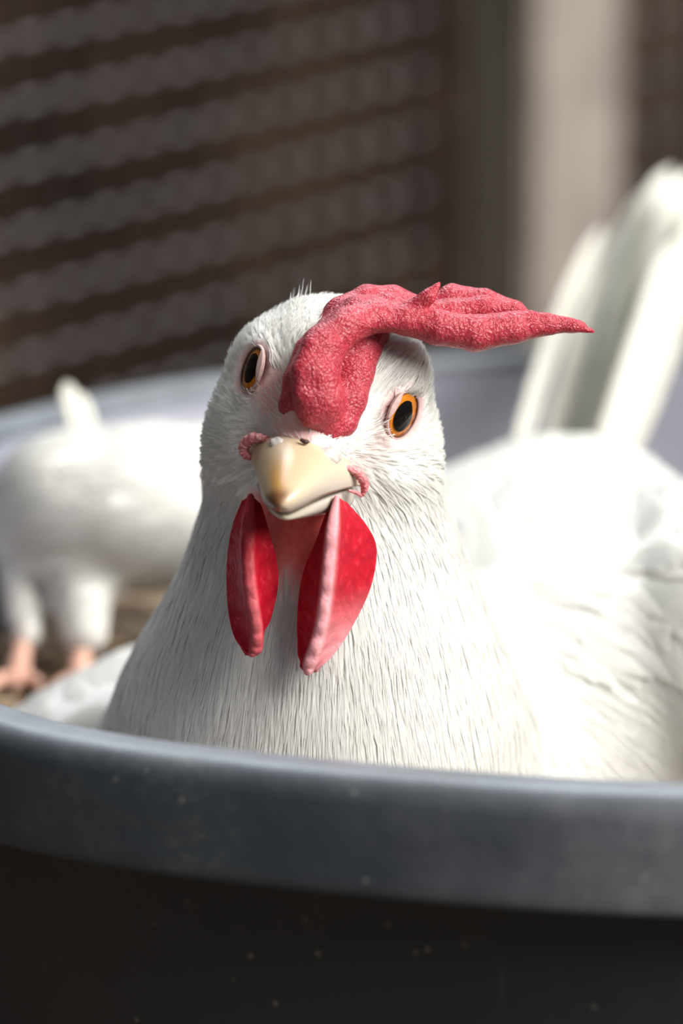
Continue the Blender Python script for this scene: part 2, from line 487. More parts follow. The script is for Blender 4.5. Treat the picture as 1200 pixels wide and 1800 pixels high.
# ------------------------------------------------------------------ the tub
RIM_Z = HEAD_Z - 2.52; TUB_C = np.array([7.6, 9.1]); TUB_R = 18.45
tub = empty('feed_tub', (TUB_C[0] / 100, TUB_C[1] / 100, 0))
tag(tub, 'dark grey round rubber feed tub with a thick rolled rim', 'tub')
def tub_r(th):
    """slight out-of-round bulge of the soft rim towards the near-left"""
    return 0.8 * math.exp(-((math.degrees(th) % 360 - 228) / 14.0) ** 2)
def lathe(prof, n=192, close=False, soft=1.0):
    V = []
    for k in range(n):
        th = 2 * math.pi * k / n; dr = tub_r(th) * soft
        for (r, zz) in prof: V.append(((r + dr) * math.cos(th) / 100, (r + dr) * math.sin(th) / 100, zz / 100))
    m = len(prof); F = []
    for k in range(n):
        k2 = (k + 1) % n
        for j in range(m if close else m - 1):
            j2 = (j + 1) % m; F.append((k * m + j, k2 * m + j, k2 * m + j2, k * m + j2))
    return np.array(V), F
def arc(cx, cz, r, a0, a1, n):
    return [(cx + r * math.cos(math.radians(a0 + (a1 - a0) * i / n)), cz + r * math.sin(math.radians(a0 + (a1 - a0) * i / n))) for i in range(n + 1)]
# rim profile (radius, height): inner lip, rounded top, sloping outer face, turned-in lower edge
rimp = [(TUB_R - 0.86, RIM_Z - 0.7), (TUB_R - 0.85, RIM_Z - 0.3)] + arc(TUB_R - 0.62, RIM_Z - 0.22, 0.22, 180, 95, 4) \
     + arc(TUB_R - 0.20, RIM_Z - 0.55, 0.55, 90, 12, 7) + [(TUB_R + 0.40, RIM_Z - 1.0), (TUB_R + 0.46, RIM_Z - 1.6)] \
     + arc(TUB_R + 0.37, RIM_Z - 1.85, 0.12, 10, -90, 3) + [(TUB_R + 0.1, RIM_Z - 1.9), (TUB_R - 0.25, RIM_Z - 1.6), (TUB_R - 0.6, RIM_Z - 1.2)]
RIM_HIGHLIGHT = [0.9, 0.9] + [1, 1, 1, 1, 1] + [1, 0.95, 0.8, 0.55, 0.3, 0.15, 0.05, 0] + [0] * 9  # lighter grey painted over the rounded top as its sky highlight
V, F = lathe(rimp, close=True)
def add_tub(name, V, F, mat, highlight=None):
    me = mesh_from(name, V, F); attr(me, 'highlight', np.tile(np.array(highlight), len(V) // len(highlight)) if highlight else np.zeros(len(V))); bm = bmesh.new(); bm.from_mesh(me); bmesh.ops.recalc_face_normals(bm, faces=list(bm.faces)); bm.to_mesh(me); bm.free()
    o = bpy.data.objects.new(name, me); COL.objects.link(o); me.materials.append(mat)
    me.polygons.foreach_set('use_smooth', [True] * len(me.polygons)); o.parent = tub; return o
assert len(RIM_HIGHLIGHT) == len(rimp)
add_tub('rim', V, F, M['rubber'], RIM_HIGHLIGHT)
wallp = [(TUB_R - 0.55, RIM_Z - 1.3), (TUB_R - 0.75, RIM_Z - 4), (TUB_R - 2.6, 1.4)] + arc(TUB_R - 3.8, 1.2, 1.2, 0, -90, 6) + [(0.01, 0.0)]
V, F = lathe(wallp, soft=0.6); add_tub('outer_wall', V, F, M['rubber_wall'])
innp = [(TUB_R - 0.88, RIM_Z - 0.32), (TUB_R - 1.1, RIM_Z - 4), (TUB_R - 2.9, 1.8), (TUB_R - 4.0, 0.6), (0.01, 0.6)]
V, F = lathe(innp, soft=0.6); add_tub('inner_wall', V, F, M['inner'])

BED_Z = HEAD_Z - 6.6
# ------------------------------------------------------------------ feather strips
def make_strips(name, f, P, flow, length, width, lift, mat, parent, seg=4, taper=0.25, curl=0.0, follow=True, tone=0.84, raw=False):
    """thin tapering barbs laid along a surface; P root points, flow(P) wanted direction"""
    n = len(P); length = np.broadcast_to(length, (n,)).astype(float); width = np.broadcast_to(width, (n,)).astype(float)
    lift = np.broadcast_to(lift, (n,)).astype(float)
    rows = []; nors = []; p = P.copy()
    for i in range(seg + 1):
        g = grad(f, p, 0.02); nn = g / (np.linalg.norm(g, axis=1)[:, None] + 1e-9)
        if i == 0: n0 = nn
        d = flow(p); d = d if raw else d - (d * nn).sum(1)[:, None] * nn
        d /= np.linalg.norm(d, axis=1)[:, None] + 1e-9
        side = np.cross(nn, d)
        if raw: side /= np.linalg.norm(side, axis=1)[:, None] + 1e-9
        t = i / seg
        wv = width * (0.55 + 0.45 * math.sin(math.pi * min(1, t * 1.4))) * ((1 - taper * 0) if t < 0.6 else (1 - (1 - taper) * ((t - 0.6) / 0.4) ** 1.5))
        rows.append((p - side * wv[:, None] * 0.5, p + nn * (wv * 0.06)[:, None], p + side * wv[:, None] * 0.5))
        nors.append((nn - 0.12 * side, nn, nn + 0.12 * side))
        p = p + d * (length / seg)[:, None] + nn * (lift * (length / seg) * (0.4 + curl * t))[:, None]
        if follow:
            dd = f(p); tgt = 0.02 + lift * length * ((i + 1) / seg) ** 1.3 * 0.5
            p = p - nn * np.clip((dd - tgt) * 0.7, -0.15, 0.15)[:, None]
    V = np.stack([np.stack(r, 1) for r in rows], 1)          # n, seg+1, 3, 3
    NN = np.stack([np.stack(r, 1) for r in nors], 1)
    V = V.reshape(-1, 3); NN = vec_world(NN.reshape(-1, 3)); NN /= np.linalg.norm(NN, axis=1)[:, None]
    k = (seg + 1) * 3; F = []
    b = np.arange(n) * k
    for i in range(seg):
        for j in range(2):
            a = i * 3 + j
            F.append(np.stack([b + a + 3, b + a + 4, b + a + 1, b + a], 1))
    me = mesh_from(name, to_world(V), np.vstack(F))
    o = link(name, me, mat, parent)
    me.normals_split_custom_set_from_vertices(NN.tolist())
    attr(me, 'tone', np.repeat(RNG.uniform(tone, 1.0, n), k))
    o['kind'] = 'stuff'
    return o

def scatter(V, Q, n, weight):
    """n random points on quads, weight per quad"""
    A, B, C, D = V[Q[:, 0]], V[Q[:, 1]], V[Q[:, 2]], V[Q[:, 3]]
    ar = 0.5 * np.linalg.norm(np.cross(C - A, D - B), axis=1) * weight
    i = RNG.choice(len(Q), n, p=ar / ar.sum())
    u, v = RNG.random((n, 1)), RNG.random((n, 1))
    return (1 - u) * (1 - v) * A[i] + u * (1 - v) * B[i] + u * v * C[i] + (1 - u) * v * D[i]

def jitter(fl, amt):
    def g(P):
        d = fl(P); d = d / (np.linalg.norm(d, axis=1)[:, None] + 1e-9)
        h = np.sin(P[:, 0] * 37.1 + P[:, 1] * 21.3 + P[:, 2] * 11.7)
        return d + amt * np.stack([h, np.sin(P[:, 1] * 29 + P[:, 0] * 17), np.cos(P[:, 2] * 31 + P[:, 0] * 13)], 1)
    return g

# ------------------------------------------------------------------ the hen in front
hen = empty('hen', to_world(K(650, 1450, -6))[0] * np.array([1, 1, 0]) + np.array([0, 0, BED_Z / 100]))
tag(hen, 'white hen with a floppy red comb looking out over the tub rim', 'hen', 'white hens in the tub')
ROLL = rotm(0, 0, -16)
EYE = {}
def body_raw(P):
    d = ell(P, K(572, 690, -1.1), (1.72, 1.72, 2.2), ROLL)
    d = smin(d, ell(P, K(452, 775, -0.9), (0.92, 1.2, 1.3)), 0.6)
    d = smin(d, ell(P, K(672, 785, -0.9), (0.98, 1.2, 1.3)), 0.6)
    d = smin(d, ell(P, K(700, 660, -0.3), (0.52, 0.66, 0.8), ROLL), 0.4)
    d = smin(d, ell(P, K(455, 630, -0.6), (0.42, 0.55, 0.8), ROLL), 0.4)
    d = smin(d, cone(P, K(565, 735, -0.3), K(540, 800, 0.95), 1.15, 0.62), 0.55)
    d = smin(d, cone(P, K(575, 640, 0.3), K(555, 740, 0.9), 0.55, 0.5), 0.5)
    nk = chain(P, [K(566, 850, -1.7), K(572, 1000, -2.0), K(574, 1110, -2.2), K(568, 1230, -2.7), K(560, 1330, -3.6), K(560, 1420, -5)],
               [2.0, 2.22, 2.58, 3.2, 3.8, 4.3], 0.7)
    d = smin(d, nk, 0.7)
    # throat
    d = smin(d, cone(P, K(525, 860, 0.3), K(520, 1000, -0.2), 0.55, 0.7), 0.6)
    # breast, trunk and rump
    d = smin(d, ell(P, K(620, 1500, -7), (5.0, 4.2, 4.6)), 1.4)
    R = rotm(8, 18, 0)
    d = smin(d, ell(P, K(985, 1255, -13.5), (6.0, 4.9, 9.2), R), 1.4)
    d = smin(d, cone(P, K(1000, 990, -17), K(1020, 880, -21.5), 2.6, 1.2), 1.2)
    # folded wings: shoulder swellings on both flanks
    d = smin(d, ell(P, K(1210, 1190, -9.5), (2.6, 3.6, 6.0), rotm(10, 14, -12)), 0.35)
    d = smin(d, ell(P, K(230, 1265, -10.5), (3.6, 1.25, 2.6), rotm(0, 15, 25)), 0.3)
    return d

def locate(px, py, w0=4.0):
    """depth of the plumage surface under a pixel, walking away from the camera"""
    w = w0
    for _ in range(200):
        d = float(body_raw(K(px, py, w)[None])[0])
        if d < 0.004: return K(px, py, w)
        w -= max(d * 0.6, 0.004)
        if w < -4: break
    return None
def locate_many(n, x0, x1, y0, y1):
    out = []
    while len(out) < n:
        p = locate(random.uniform(x0, x1), random.uniform(y0, y1))
        if p is not None: out.append(p)
    return np.array(out)

for side, (px, py, th, mn, rr) in {'hens_left': (708, 729, 58, (0.90, -0.36), 0.42), 'hens_right': (443, 649, 66, (-0.95, 0.27), 0.40)}.items():
    c = locate(px, py)
    m_ = np.array(mn) / np.linalg.norm(mn); t_ = math.radians(th)
    n_ = np.array([m_[0] * math.sin(t_), m_[1] * math.sin(t_), math.cos(t_)])
    EYE[side] = (c, n_, rr)

def body_sdf(P):
    d = body_raw(P)
    for c, n_, rr in EYE.values():
        # brow/lid swelling, then the socket
        q = P - c; h = q @ n_; rad = np.linalg.norm(q - h[:, None] * n_, axis=1)
        d = smax(d, -(np.linalg.norm(P - (c + n_ * 1.83), axis=1) - 1.8), 0.2)
        ring = np.sqrt((rad - rr * 1.12) ** 2 + (h + 0.03) ** 2) - 0.07
        d = smin(d, ring, 0.2)
        s = np.linalg.norm(P - (c + n_ * 0.60), axis=1) - math.sqrt(rr * rr + 0.36)
        d = smax(d, -s, 0.06)
    return d

V, Q = surface_nets(body_sdf, (-8.6, -10.5, -26), (12.5, 4.4, 3.6), 0.21)
ctr = V[Q].mean(1)
me = mesh_from('body', to_world(V), Q)
def px_of(P):
    s = FPX / (DIST - P[:, 2]); return 600 + P[:, 0] * s, 900 - P[:, 1] * s
def blob(P, px, py, w, r0, r1):
    return 1 - sstep(r0, r1, np.linalg.norm(P - K(px, py, w), axis=1))
def skin_mask(P):
    x, y = px_of(P)
    m = np.zeros(len(P))
    for c, n_, rr in EYE.values():
        m = np.maximum(m, (1 - sstep(rr * 1.05, rr * 1.55, np.linalg.norm(P - c, axis=1))) * 0.7)
    m = np.maximum(m, 0.75 * blob(P, 520, 740, 1.3, 0.35, 0.75))
    m = np.maximum(m, 0.75 * blob(P, 485, 690, 0.9, 0.2, 0.85))
    m = np.maximum(m, 0.6 * blob(P, 660, 765, 0.4, 0.1, 0.6))
    m = np.maximum(m, 0.8 * blob(P, 632, 650, 0.8, 0.05, 0.35))
    m = np.maximum(m, 0.6 * blob(P, 445, 785, 0.6, 0.1, 0.5))
    m = np.maximum(m, 0.5 * blob(P, 625, 830, 0.7, 0.1, 0.5))
    return np.where(P[:, 2] > -2.0, m, 0)
def throat_mask(P):
    x, y = px_of(P)
    m = sstep(850, 880, y) * (1 - sstep(975, 1085, y + 14 * np.sin(x * 0.09))) * (1 - sstep(55, 90, np.abs(x - 512)))
    return np.where(P[:, 2] > -1.0, m, 0)
attr(me, 'skin', skin_mask(V)); attr(me, 'throat', throat_mask(V))
body = link('body', me, M['down'], hen)

BEAK0 = K(540, 790, 1.4)
def flow_hen(P):
    head = P - BEAK0; head /= np.linalg.norm(head, axis=1)[:, None] + 1e-9
    head = head + np.stack([0 * P[:, 0], np.where(P[:, 0] > 0.1, 0.25, 0.1), -0.3 + 0 * P[:, 0]], 1)
    ux = P[:, 0] + 0.35
    neck = np.stack([0.16 * ux, -np.ones(len(P)), 0.05 + 0 * ux], 1)
    bodyf = np.stack([0.25 + 0 * ux, -0.15 + 0 * ux, -np.ones(len(P))], 1)
    a = sstep(-1.1, 1.6, P[:, 1])[:, None]; b = sstep(-6.5, -9.5, P[:, 2])[:, None]
    f = a * head + (1 - a) * neck
    return (1 - b) * f + b * bodyf

sk = np.clip(skin_mask(ctr) * 1.15 + throat_mask(ctr), 0, 1)
eyeclear = np.ones(len(ctr))
for c, n_, rr in EYE.values(): eyeclear *= sstep(rr * 1.15, rr * 1.45, np.linalg.norm(ctr - c, axis=1))
front = (ctr[:, 2] > -5.5) & (ctr[:, 1] > -6.2)
# short down on the face and crown
cx_, cy_ = px_of(ctr)
nothroat = 1 - sstep(835, 850, cy_) * (1 - sstep(960, 1040, cy_)) * (1 - sstep(80, 95, np.abs(cx_ - 515)))
wgt = np.where(front & (ctr[:, 1] > -0.9), 1.0, 0) * nothroat * (1 - 0.9 * sk) * eyeclear * sstep(-1.2, 0.0, ctr[:, 1])
P = scatter(V, Q, 14000, wgt)
dist = np.linalg.norm(P - BEAK0, axis=1)
make_strips('face_down', body_sdf, P, jitter(flow_hen, 0.16), (0.14 + 0.11 * np.clip(dist, 0, 3)) * RNG.uniform(0.7, 1.3, len(P)),
            RNG.uniform(0.014, 0.034, len(P)), RNG.uniform(0.03, 0.22, len(P)), M['fluff'], hen, 3)
# hackle feathers down the neck
wgt = np.where(front & (ctr[:, 1] < 0.6), 1.0, 0) * (1 - sk) * nothroat
P = scatter(V, Q, 22000, wgt)
make_strips('neck_hackle', body_sdf, P, jitter(flow_hen, 0.10), (0.55 + 0.12 * np.clip(-P[:, 1], 0, 5)) * RNG.uniform(0.7, 1.3, len(P)),
            RNG.uniform(0.018, 0.055, len(P)), RNG.uniform(0.008, 0.045, len(P)), M['fluff'], hen, 4, tone=0.93)
# broad contour feathers on trunk and wings
wgt = np.where(~front, 1.0, 0) * (ctr[:, 1] > -7.5)
P = scatter(V, Q, 2600, wgt)
make_strips('body_feathers', body_sdf, P, jitter(flow_hen, 0.12), RNG.uniform(1.2, 2.2, len(P)), RNG.uniform(0.5, 0.9, len(P)),
            RNG.uniform(0.02, 0.10, len(P)), M['fluff'], hen, 4)
# loose tuft standing up on the crown
n = 46
P = locate_many(n, 472, 560, 528, 615)
make_strips('crown_tuft', body_sdf, P, lambda p: np.tile(np.array([0.22, 1.0, 0.15]), (len(p), 1)) + 0.12 * np.sin(p * 41), RNG.uniform(0.3, 0.62, n),
            RNG.uniform(0.03, 0.07, n), RNG.uniform(0.25, 0.55, n), M['fluff'], hen, 4, 0.15, follow=False)
n = 34
P = locate_many(n, 505, 552, 520, 585)
make_strips('crown_tuft', body_sdf, P, lambda p: np.tile(np.array([0.16, 1.0, 0.12]), (len(p), 1)) + 0.10 * np.sin(p * 37), RNG.uniform(0.22, 0.42, n),
            RNG.uniform(0.03, 0.06, n), RNG.uniform(0.0, 0.15, n), M['fluff'], hen, 4, 0.12, follow=False, raw=True)
n = 14
P = locate_many(n, 472, 510, 575, 625)
make_strips('crown_tuft', body_sdf, P, lambda p: np.tile(np.array([0.05, 1.0, 0.1]), (len(p), 1)) + 0.10 * np.sin(p * 37), RNG.uniform(0.2, 0.36, n),
            RNG.uniform(0.03, 0.06, n), RNG.uniform(0.0, 0.15, n), M['fluff'], hen, 4, 0.12, follow=False, raw=True)
# whiskers sweeping over the right lore and brow
n = 700
P = locate_many(n, 640, 745, 590, 700)
make_strips('brow_down', body_sdf, P, jitter(lambda p: np.tile(np.array([0.75, 0.85, -0.2]), (len(p), 1)), 0.1), RNG.uniform(0.25, 0.6, n),
            RNG.uniform(0.022, 0.045, n), RNG.uniform(0.08, 0.30, n), M['fluff'], hen, 4, tone=0.70)

# eyes ---------------------------------------------------------------------
def frame_of(n_):
    a = np.cross(n_, [0, 0, 1.0]); a /= np.linalg.norm(a); return a, np.cross(n_, a)
def cap_mesh(c, n_, R, depth, r0, r1, nr=10, ns=40, sx=1.0, sy=1.0):
    """ring of a sphere cap between two radii"""
    a, b = frame_of(n_); ce = c - n_ * depth; V = []
    for i in range(nr):
        r = r0 + (r1 - r0) * i / (nr - 1)
        for k in range(ns):
            t = 2 * math.pi * k / ns; x, y = r * sx * math.cos(t), r * sy * math.sin(t)
            V.append(ce + a * x + b * y + n_ * math.sqrt(max(R * R - x * x - y * y, 0)))
    return np.array(V), grid_faces(nr, ns, True)
EYE_OBJ = {}
for side, (c, n_, rr) in EYE.items():
    R = 0.95; dep = math.sqrt(R * R - rr * rr) + 0.02
    V1, F1 = cap_mesh(c, n_, R, dep, rr * 0.3, rr * 1.02)
    eye = EYE_OBJ[side] = link('eye', mesh_from('eye', to_world(V1), F1), M['iris'], hen); eye['label'] = 'orange iris with black pupil'
    c2 = c + np.array([-math.copysign(0.055, n_[0]), 0.0, 0.0]) - n_ * (n_ @ np.array([-math.copysign(0.055, n_[0]), 0, 0])) + n_ * 0.008
    V2, F2 = cap_mesh(c2, n_, R, dep, 0.004, rr * 0.68)
    F2.append(tuple(range(40)))
    link('pupil', mesh_from('pupil', to_world(V2), F2), M['pupil'], eye)
    a, b = frame_of(n_)
    for nm, rad, tr, mt, off in (('eyelid_rim', rr * 0.99, 0.022, M['lidline'], 0.0), ('eyelid', rr * 1.05, 0.034, M['lid'], -0.005)):
        ring = []
        for k in range(49):
            t = 2 * math.pi * k / 48; ring.append(c + (a * math.cos(t) + b * math.sin(t)) * rad + n_ * off)
        V3, F3 = tube(np.array(ring), tr * 1.0, 8, False)
        link(nm, mesh_from(nm, to_world(V3), F3), mt, eye)

def upper_lid(side, dirn, chord):
    c, n_, rr = EYE[side]; a, b = frame_of(n_)
    A = np.array([[a[0], b[0]], [a[1], b[1]]]); q = np.linalg.solve(A, np.array(dirn)); ph = math.atan2(q[1], q[0])
    R = 0.97; dep = math.sqrt(R * R - rr * rr); span = math.acos(chord) + 0.12; V4 = []; nr, ns = 7, 25
    for i in range(nr):
        for k in range(ns):
            t = -span + 2 * span * k / (ns - 1)
            r0 = min(chord * rr / max(math.cos(t), 0.2), rr * 1.05); r = r0 + (rr * 1.14 - r0) * i / (nr - 1)
            x, y = r * math.cos(ph + t), r * math.sin(ph + t)
            V4.append(c - n_ * dep + a * x + b * y + n_ * (math.sqrt(R * R - r * r) + 0.03))
    o = link('upper_eyelid', mesh_from('upper_eyelid', to_world(np.array(V4)), grid_faces(nr, ns)), M['lid'], EYE_OBJ[side])
    md = o.modifiers.new('thickness', 'SOLIDIFY'); md.thickness = 0.0004
upper_lid('hens_left', (-0.62, 0.62), 0.90)
upper_lid('hens_right', (0.95, 0.25), 0.86)

# comb ---------------------------------------------------------------------
def comb_sdf(P):
    d = chain(P, [K(575, 750, 1.2), K(560, 705, 1.45), K(553, 655, 1.5), K(568, 610, 1.4), K(612, 572, 1.2), K(662, 556, 1.0), K(715, 560, 0.95)],
              [0.32, 0.44, 0.42, 0.38, 0.32, 0.27, 0.27], 0.08)
    # crown of the fold further back
    b = chain(P, [K(545, 690, 0.8), K(566, 610, 0.6), K(600, 552, 0.4), K(645, 528, 0.2), K(690, 527, 0.1), K(735, 545, 0.1)],
              [0.28, 0.30, 0.30, 0.27, 0.25, 0.24], 0.08)
    m = chain(P, [K(562, 640, 1.0), K(586, 588, 0.85), K(630, 550, 0.7), K(685, 540, 0.6), K(740, 552, 0.6)], [0.32, 0.32, 0.29, 0.25, 0.24], 0.08)
    # raised cord along the leading margin
    cd_ = chain(P, [K(545, 735, 1.62), K(532, 690, 1.75), K(530, 650, 1.75), K(548, 606, 1.65), K(598, 570, 1.42), K(655, 566, 1.2), K(715, 565, 1.1)], [0.16, 0.17, 0.16, 0.15, 0.15, 0.14, 0.18], 0.05)
    d = smin(smin(smin(d, m, 0.12), b, 0.14), cd_, 0.10)
    # root on the forehead and the hollow under the fold
    r = chain(P, [K(603, 742, 1.1), K(612, 700, 1.0), K(622, 655, 0.8), K(636, 615, 0.55), K(655, 585, 0.3)], [0.26, 0.32, 0.34, 0.33, 0.3], 0.1)
    r = smin(r, chain(P, [K(516, 758, 0.95), K(518, 715, 1.0), K(530, 670, 1.0), K(548, 620, 0.8)], [0.16, 0.27, 0.31, 0.32], 0.1), 0.25)
    r = smin(r, ell(P, K(614, 652, 0.68), (0.36, 0.75, 0.46), rotm(0, 0, -22)), 0.12)
    d = smin(d, r, 0.14)
    # lappets flopped over to the side
    l1 = chain(P, [K(715, 562, 1.0), K(770, 576, 1.0), K(835, 586, 0.95), K(900, 577, 0.85), K(960, 571, 0.75), K(1005, 573, 0.7), K(1040, 582, 0.7)],
               [0.27, 0.30, 0.31, 0.27, 0.18, 0.11, 0.045], 0.08)
    l1 = smin(l1, chain(P, [K(850, 572, 0.95), K(930, 558, 0.85), K(990, 567, 0.72), K(1024, 570, 0.66)], [0.18, 0.12, 0.09, 0.045], 0.06), 0.08)
    l2 = chain(P, [K(735, 553, 0.6), K(790, 552, 0.5), K(850, 542, 0.45), K(902, 544, 0.4), K(925, 553, 0.4)], [0.26, 0.26, 0.22, 0.15, 0.08], 0.08)
    l3 = chain(P, [K(750, 545, 0.0), K(795, 528, -0.1), K(850, 532, -0.1), K(905, 545, -0.1), K(925, 552, 0.0)], [0.2, 0.28, 0.24, 0.16, 0.08], 0.08)
    sp_ = chain(P, [K(722, 548, 1.0), K(752, 522, 1.1), K(770, 500, 1.1)], [0.2, 0.13, 0.05], 0.06)
    l = smin(smin(l1, l2, 0.08), l3, 0.06)
    d = smin(smin(d, l, 0.1), sp_, 0.06)
    # skin papillae as real relief
    q = P * 9.5
    bumps = np.sin(q[:, 0] * 2.1 + np.sin(q[:, 1] * 1.7)) * np.sin(q[:, 1] * 2.3 + np.sin(q[:, 2] * 1.3)) * np.sin(q[:, 2] * 1.9 + np.sin(q[:, 0] * 1.9))
    return d - 0.008 * bumps
Vc, Qc = surface_nets(comb_sdf, (-1.3, 1.0, -1.0), (4.7, 4.4, 2.4), 0.05)
comb = link('comb', mesh_from('comb', to_world(Vc), Qc), M['comb'], hen)
comb['label'] = 'large red single comb folded over sideways'

# beak ---------------------------------------------------------------------
def loft(name, st, mat, parent, peak=0.8, peak0=None, n=26, m=25, colour=None):
    S = catmull(np.array([[K(*a), K(*b), K(*c)] for a, b, c in st]), n)      # ridge, left edge, right edge
    Vv = []; C = []
    for i, (rg, L, R_) in enumerate(S):
        mid = (L + R_) / 2; H = rg - mid
        pk = peak if peak0 is None else peak0 + (peak - peak0) * float(sstep(0.0, 0.5, i / (n - 1)))
        for j in range(m):
            ph = math.pi * j / (m - 1)
            Vv.append(mid - (R_ - L) / 2 * math.copysign(abs(math.cos(ph)) ** 0.9, math.cos(ph)) + H * max(math.sin(ph), 0.0) ** pk)
            C.append(colour(i / (n - 1), j / (m - 1)))
        for j in range(1, 6):                                                # closing underside, slightly hollow
            u = j / 6; Vv.append(R_ + (L - R_) * u + H * 0.12 * math.sin(math.pi * u)); C.append(colour(i / (n - 1), 1 - u))
    k = m + 5; F = grid_faces(n, k, True)
    F.append(tuple(range(k))); F.append(tuple((n - 1) * k + j for j in range(k))[::-1])
    me = mesh_from(name, to_world(np.array(Vv)), F); attr_color(me, 'horn', np.array(C))
    bm = bmesh.new(); bm.from_mesh(me); bmesh.ops.recalc_face_normals(bm, faces=list(bm.faces)); bm.to_mesh(me); bm.free()
    return link(name, me, mat, parent)
def lerp3(a, b, t): return tuple(x + (y - x) * t for x, y in zip(a, b))
def horn_upper(s, c):
    base = (0.56, 0.42, 0.27); pale = (0.53, 0.465, 0.38); ochre = (0.46, 0.22, 0.035); brown = (0.16, 0.06, 0.03)
    k = lerp3(base, pale, float(sstep(0.5, 0.95, c)))
    k = lerp3(k, ochre, float(0.9 * sstep(0.12, 0.3, c) * (1 - sstep(0.36, 0.5, c)) * sstep(0.15, 0.4, s) * (1 - sstep(0.75, 0.95, s))))
    k = lerp3(k, brown, float(0.85 * sstep(0.50, 0.64, s) * (1 - sstep(0.42, 0.62, c))))
    return k
def horn_lower(s, c): return lerp3((0.48, 0.44, 0.39), (0.52, 0.47, 0.36), s)
beak = loft('beak', [((541, 772, 1.45), (436, 796, 0.55), (640, 852, 0.55)),
                     ((533, 797, 2.0), (450, 832, 1.35), (600, 861, 1.35)),
                     ((519, 835, 2.55), (457, 862, 1.95), (562, 876, 1.95)),
                     ((506, 866, 2.9), (464, 884, 2.4), (530, 893, 2.4)),
                     ((494, 888, 3.0), (478, 896, 2.72), (508, 901, 2.72)),
                     ((490, 897, 2.85), (487, 899, 2.8), (494, 900, 2.8))], M['beak'], hen, 0.75, 1.5, colour=horn_upper)
beak['label'] = 'ivory upper beak with brown tip'
lb = loft('lower_beak', [((545, 905, 0.35), (452, 850, 0.5), (622, 858, 0.5)),
                         ((524, 910, 1.3), (464, 872, 1.4), (585, 872, 1.4)),
                         ((508, 913, 2.0), (472, 888, 2.0), (540, 891, 2.0)),
                         ((498, 914, 2.35), (484, 900, 2.35), (512, 905, 2.35)),
                         ((496, 910, 2.45), (492, 905, 2.45), (500, 906, 2.45))], M['beak'], hen, 0.7, colour=horn_lower)
def lump(name, c, r, R, mat, parent, rough=0.0, sub=3):
    bm = bmesh.new(); bmesh.ops.create_icosphere(bm, subdivisions=sub, radius=1.0)
    Vv = np.array([v.co[:] for v in bm.verts]); Ff = [tuple(v.index for v in f.verts) for f in bm.faces]; bm.free()
    if rough: Vv = Vv * (1 + rough * np.sin(Vv[:, :1] * 5.1 + Vv[:, 1:2] * 4.3) * np.cos(Vv[:, 2:] * 4.7))
    Vv = (Vv * np.asarray(r)) @ R.T + c
    return link(name, mesh_from(name, to_world(Vv), Ff), mat, parent)
n1 = lump('nostril', K(575, 804, 1.52), (0.27, 0.19, 0.17), rotm(0, 30, 20), M['nostril'], beak, 0.12)
n2 = lump('nostril', K(489, 785, 1.40), (0.18, 0.17, 0.15), rotm(0, -30, -20), M['nostril'], beak, 0.12)
for pts, r in (([K(549, 806, 1.98), K(553, 822, 1.98), K(560, 832, 1.9), K(566, 834, 1.82)], [0.015, 0.03, 0.025, 0.01]),
               ([K(497, 800, 1.72), K(487, 806, 1.62), K(480, 802, 1.5)], [0.02, 0.05, 0.02]),
               ([K(528, 772, 1.72), K(537, 777, 1.74), K(543, 775, 1.74)], [0.03, 0.05, 0.02])):
    Vt, Ft = tube(catmull(np.array(pts), 9), np.interp(np.linspace(0, 1, 9), np.linspace(0, 1, len(r)), r), 8)
    link('nostril_slit', mesh_from('nostril_slit', to_world(Vt), Ft), M['slit'], beak)
# fleshy corners of the mouth
def gape(pts, rad):
    pts = catmull(np.array([K(*p) for p in pts]), 30); rad = np.interp(np.linspace(0, 1, 30), np.linspace(0, 1, len(rad)), rad)
    rad = rad * (1 + 0.14 * np.sin(np.arange(30) * 1.9))
    Vt, Ft = tube(pts, rad, 12)
    g = link('gape_fold', mesh_from('gape_fold', to_world(Vt), Ft), M['gape'], hen); g['label'] = 'pink fleshy corner of the mouth'
gape([(597, 822, 1.25), (620, 826, 1.15), (634, 838, 1.05), (641, 855, 0.95), (636, 872, 0.9)], [0.03, 0.075, 0.085, 0.075, 0.03])
gape([(612, 862, 1.12), (626, 866, 1.0), (636, 872, 0.9)], [0.02, 0.035, 0.03])
gape([(470, 772, 1.15), (446, 770, 0.95), (430, 782, 0.8), (430, 797, 0.75), (442, 806, 0.8)], [0.05, 0.10, 0.10, 0.09, 0.04])

